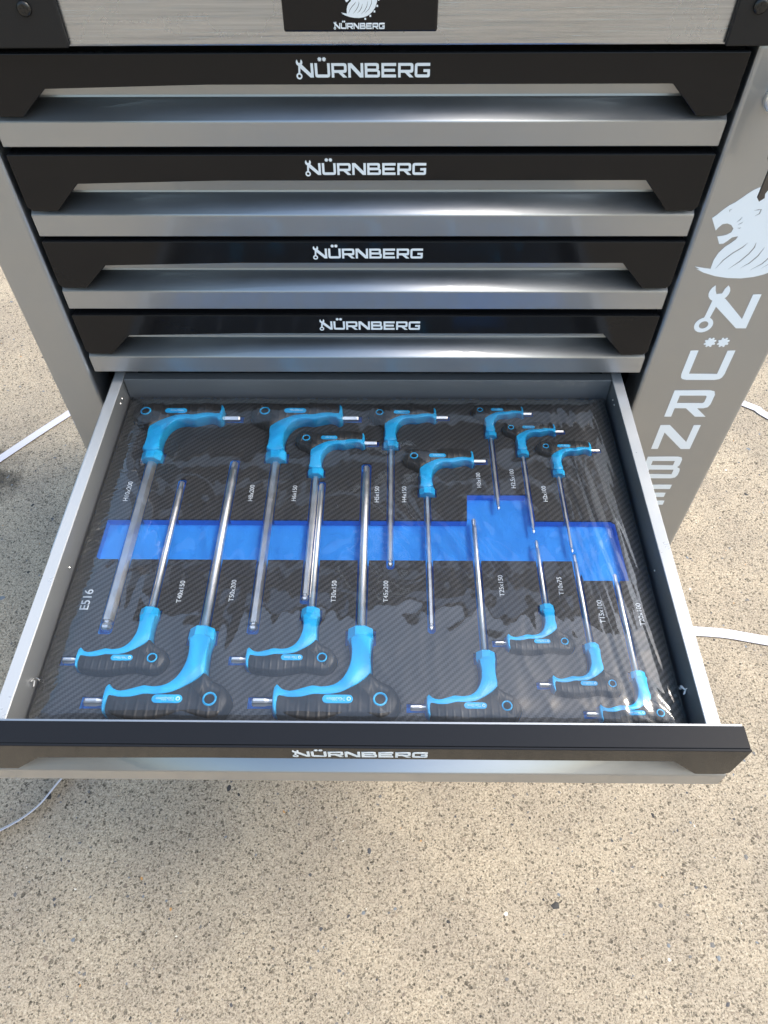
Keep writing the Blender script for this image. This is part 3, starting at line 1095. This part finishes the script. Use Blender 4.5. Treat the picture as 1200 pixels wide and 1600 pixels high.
# ------------------------------------------------------------------ shrink film over tray and tools
def film():
    nx, ny = 430, 320
    x0, x1, y0, y1 = -TX - .0012, TX + .0012, TY0 - .0012, TY1 + .0012
    bm = bmesh.new()
    rows = []
    for j in range(ny + 1):
        row = []
        for i in range(nx + 1):
            x = x0 + (x1 - x0) * i / nx
            y = y0 + (y1 - y0) * j / ny
            dx = min(x - x0, x1 - x)
            dy = min(y - y0, y1 - y)
            d = min(dx, dy)
            e = min(1.0, d / 0.030)
            e = 1 - (1 - e) ** 2.0
            z = 0.0012 + 0.0134 * e
            # slack between the handle rows
            mid = math.exp(-((y + 0.19) / 0.07) ** 2)
            z -= 0.0035 * mid * e
            z += 0.0010 * noise.noise(Vector((x * 14, y * 11, 1.3))) * e
            z += 0.00045 * noise.noise(Vector((x * 42, y * 30, 4.1))) * e
            rg = 1 - abs(noise.noise(Vector((x * 30 + 3 * noise.noise(Vector((x * 9, y * 9, 0))), y * 13, 6.6)))) * 2
            z += 0.0005 * rg * e
            z += 0.00018 * (1 - 2 * abs(noise.noise(Vector((x * 75, y * 38, 8.8))))) * e
            # fine gathers running in from the edges
            for dist, along in ((x - x0, y), (y1 - y, x)):
                w = max(0.0, 1 - dist / 0.034)
                if w > 0:
                    g = noise.noise(Vector((along * 330 + 4 * noise.noise(Vector((along * 60, dist * 60, 2))), dist * 12, 7.7)))
                    z += 0.0017 * g * w * min(1.0, dist / .004)
            # long folds along the lock side
            w = max(0.0, 1 - (x1 - x) / 0.095) * min(1.0, (x1 - x) / .012)
            if w > 0:
                z += 0.0016 * w * noise.noise(Vector((x * 190 + y * 22, y * 4, 9.1)))
            # fan of folds in the front corner
            rx, ry = x1 - x, y - y0
            rr = math.hypot(rx, ry)
            w = max(0.0, 1 - rr / 0.085) * min(1.0, rr / .02)
            if w > 0:
                z += 0.0016 * w * noise.noise(Vector((math.atan2(ry, rx) * 13, rr * 6, 3.3)))
            row.append(bm.verts.new((x, y, FT + z)))
        rows.append(row)
    for j in range(ny):
        for i in range(nx):
            f = bm.faces.new((rows[j][i], rows[j][i + 1], rows[j + 1][i + 1], rows[j + 1][i]))
            f.smooth = True
    # skirt down the sides of the foam
    loop = rows[0][:] + [r_[-1] for r_ in rows[1:]] + rows[-1][-2::-1] + [r_[0] for r_ in rows[-2:0:-1]]
    low = []
    for k_, v in enumerate(loop):
        w = 0.0004 * noise.noise(Vector((v.co.x * 200, v.co.y * 200, 0)))
        low.append(bm.verts.new((v.co.x * 1.0012 + w, v.co.y, FT - .030)))
    n = len(loop)
    for k_ in range(n):
        f = bm.faces.new((loop[k_], low[k_], low[(k_ + 1) % n], loop[(k_ + 1) % n]))
        f.smooth = True
    o = mesh_obj('plastic_film', bm, M['film'], smooth=True)
    tag(o, 'clear wrinkled shrink film stretched over the foam tray and its tools', 'film')
    for sx, px, py in ((-1, -.2735, -.349), (1, .2735, -.352)):
        bm = bmesh.new()
        prev = None
        pts = []
        for i in range(15):
            u = i / 14
            pts.append(Vector((px + .0012 * math.sin(u * 9) , py + .010 * (u - .5) + .002 * math.sin(u * 12), FT + .004 + .006 * math.sin(u * math.pi * 1.6))))
        for i in range(14):
            a, b_ = pts[i], pts[i + 1]
            wv_ = Vector((.0007, 0, .0004))
            vs = [bm.verts.new(a - wv_), bm.verts.new(a + wv_), bm.verts.new(b_ + wv_), bm.verts.new(b_ - wv_)]
            bm.faces.new(vs)
        bmesh.ops.remove_doubles(bm, verts=bm.verts[:], dist=1e-6)
        tb = mesh_obj('film_shred', bm, M['tab'])
        tb.parent = o


film()

# ------------------------------------------------------------------ key ring hanging from the lock
ke = empty('cabinet_key', (LX, -0.0075, LZ))
tag(ke, 'nickel key with black head and spare hanging from the cabinet lock', 'key')
bm = bmesh.new()
add_box(bm, -.0011, .0011, -.030, 0.0, -.0035, .0035, bev=.0004)
mesh_obj('blade', bm, M['keymetal'], ke)
bm = bmesh.new()
add_prism(bm, [(-.030 + a, b_) for a, b_ in ngon(14, .0115)], -.0024, .0024, 'x', bev=.0008)
for v in bm.verts:
    v.co.y -= 0.008
mesh_obj('head', bm, M['plastic'], ke)
bm = bmesh.new()
n, mseg = 26, 8
rows = []
for i in range(n):
    a = 2 * math.pi * i / n
    c = Vector((0, math.cos(a) * .011, math.sin(a) * .011))
    rows.append([bm.verts.new(Vector((0, -.042, -.013)) + c * (1 + .09 * math.cos(6.28319 * j / mseg)) + Vector((.001 * math.sin(6.28319 * j / mseg), 0, 0))) for j in range(mseg)])
for i in range(n):
    for j in range(mseg):
        f = bm.faces.new((rows[i][j], rows[(i + 1) % n][j], rows[(i + 1) % n][(j + 1) % mseg], rows[i][(j + 1) % mseg]))
        f.smooth = True
mesh_obj('ring', bm, M['brass'], ke)
sp = empty('spare_key', (-.0055, -.038, -.0115), ke)
sp.rotation_euler = (0.1, -0.05, 0)
bm = bmesh.new()
add_prism(bm, [(a * .75, -.012 + b_ * 1.0) for a, b_ in ngon(14, .0105)], -.0022, .0022, 'y', bev=.0007)
mesh_obj('head', bm, M['plastic'], sp)
bm = bmesh.new()
add_prism(bm, [(-.0032, -.020), (-.0032, -.050), (-.001, -.053), (.0025, -.050), (.0015, -.046), (.003, -.042), (.0015, -.038), (.003, -.034), (.003, -.020)], -.001, .001, 'y')
mesh_obj('blade', bm, M['keymetal'], sp)

# ------------------------------------------------------------------ packing straps on the slab
def strap(name, label, pts, width):
    """pts: (x, y, tilt in degrees about its run)"""
    P = [Vector((a, b_, 0)) for a, b_, _ in pts]
    T = [c for _, _, c in pts]
    fine, ft = [], []
    for i in range(len(P) - 1):
        a, b_, c, d = P[max(i - 1, 0)], P[i], P[i + 1], P[min(i + 2, len(P) - 1)]
        for j in range(14):
            t = j / 14
            fine.append(0.5 * ((2 * b_) + (c - a) * t + (2 * a - 5 * b_ + 4 * c - d) * t * t + (3 * b_ - a - 3 * c + d) * t ** 3))
            ft.append(T[i] + (T[i + 1] - T[i]) * t)
    fine.append(P[-1])
    ft.append(T[-1])
    bm = bmesh.new()
    rows = []
    for i, q in enumerate(fine):
        tg = (fine[min(i + 1, len(fine) - 1)] - fine[max(i - 1, 0)]).normalized()
        nr = Vector((-tg.y, tg.x, 0))
        a = math.radians(ft[i])
        wd = nr * math.cos(a) + Vector((0, 0, 1)) * math.sin(a)
        up_ = -nr * math.sin(a) + Vector((0, 0, 1)) * math.cos(a)
        lift = 0.0012 + abs(math.sin(a)) * width / 2 + 0.0015 * (1 + noise.noise(Vector((q.x * 6, q.y * 6, 5))))
        c = q + Vector((0, 0, lift))
        h = 0.0004
        rows.append([bm.verts.new(c + wd * (s1 * width / 2) + up_ * (s2 * h)) for s1, s2 in ((-1, -1), (1, -1), (1, 1), (-1, 1))])
    for a, b_ in zip(rows, rows[1:]):
        for i in range(4):
            bm.faces.new((a[i], a[(i + 1) % 4], b_[(i + 1) % 4], b_[i]))
    bm.faces.new(rows[0])
    bm.faces.new(rows[-1][::-1])
    o = mesh_obj(name, bm, M['strap'])
    tag(o, label, 'strap', 'packing straps lying on the concrete')
    return o


strap('packing_strap', 'white packing strap curving across the concrete beneath the open drawer', [(1.3, -.17, 0), (.95, -.085, 0), (.66, -.022, 0), (.543, -.004, 0), (.30, .00, 0), (0, -.03, 0), (-.25, -.09, 20), (-.40, -.19, 48), (-.454, -.256, 55), (-.483, -.303, 56), (-.528, -.336, 57), (-.62, -.38, 53), (-.85, -.46, 50)], .0175)
strap('packing_strap', 'white packing strap lying on the concrete behind the cabinet', [(-1.3, -.28, 0), (-.95, .156, 0), (-.771, .383, 0), (-.670, .511, 0), (-.55, .65, 0), (0, .76, 0), (.55, .70, 0), (.789, .55, 0), (.826, .513, 0), (1.0, .33, 0), (1.3, .04, 0)], .0175)

bpy.context.view_layer.update()
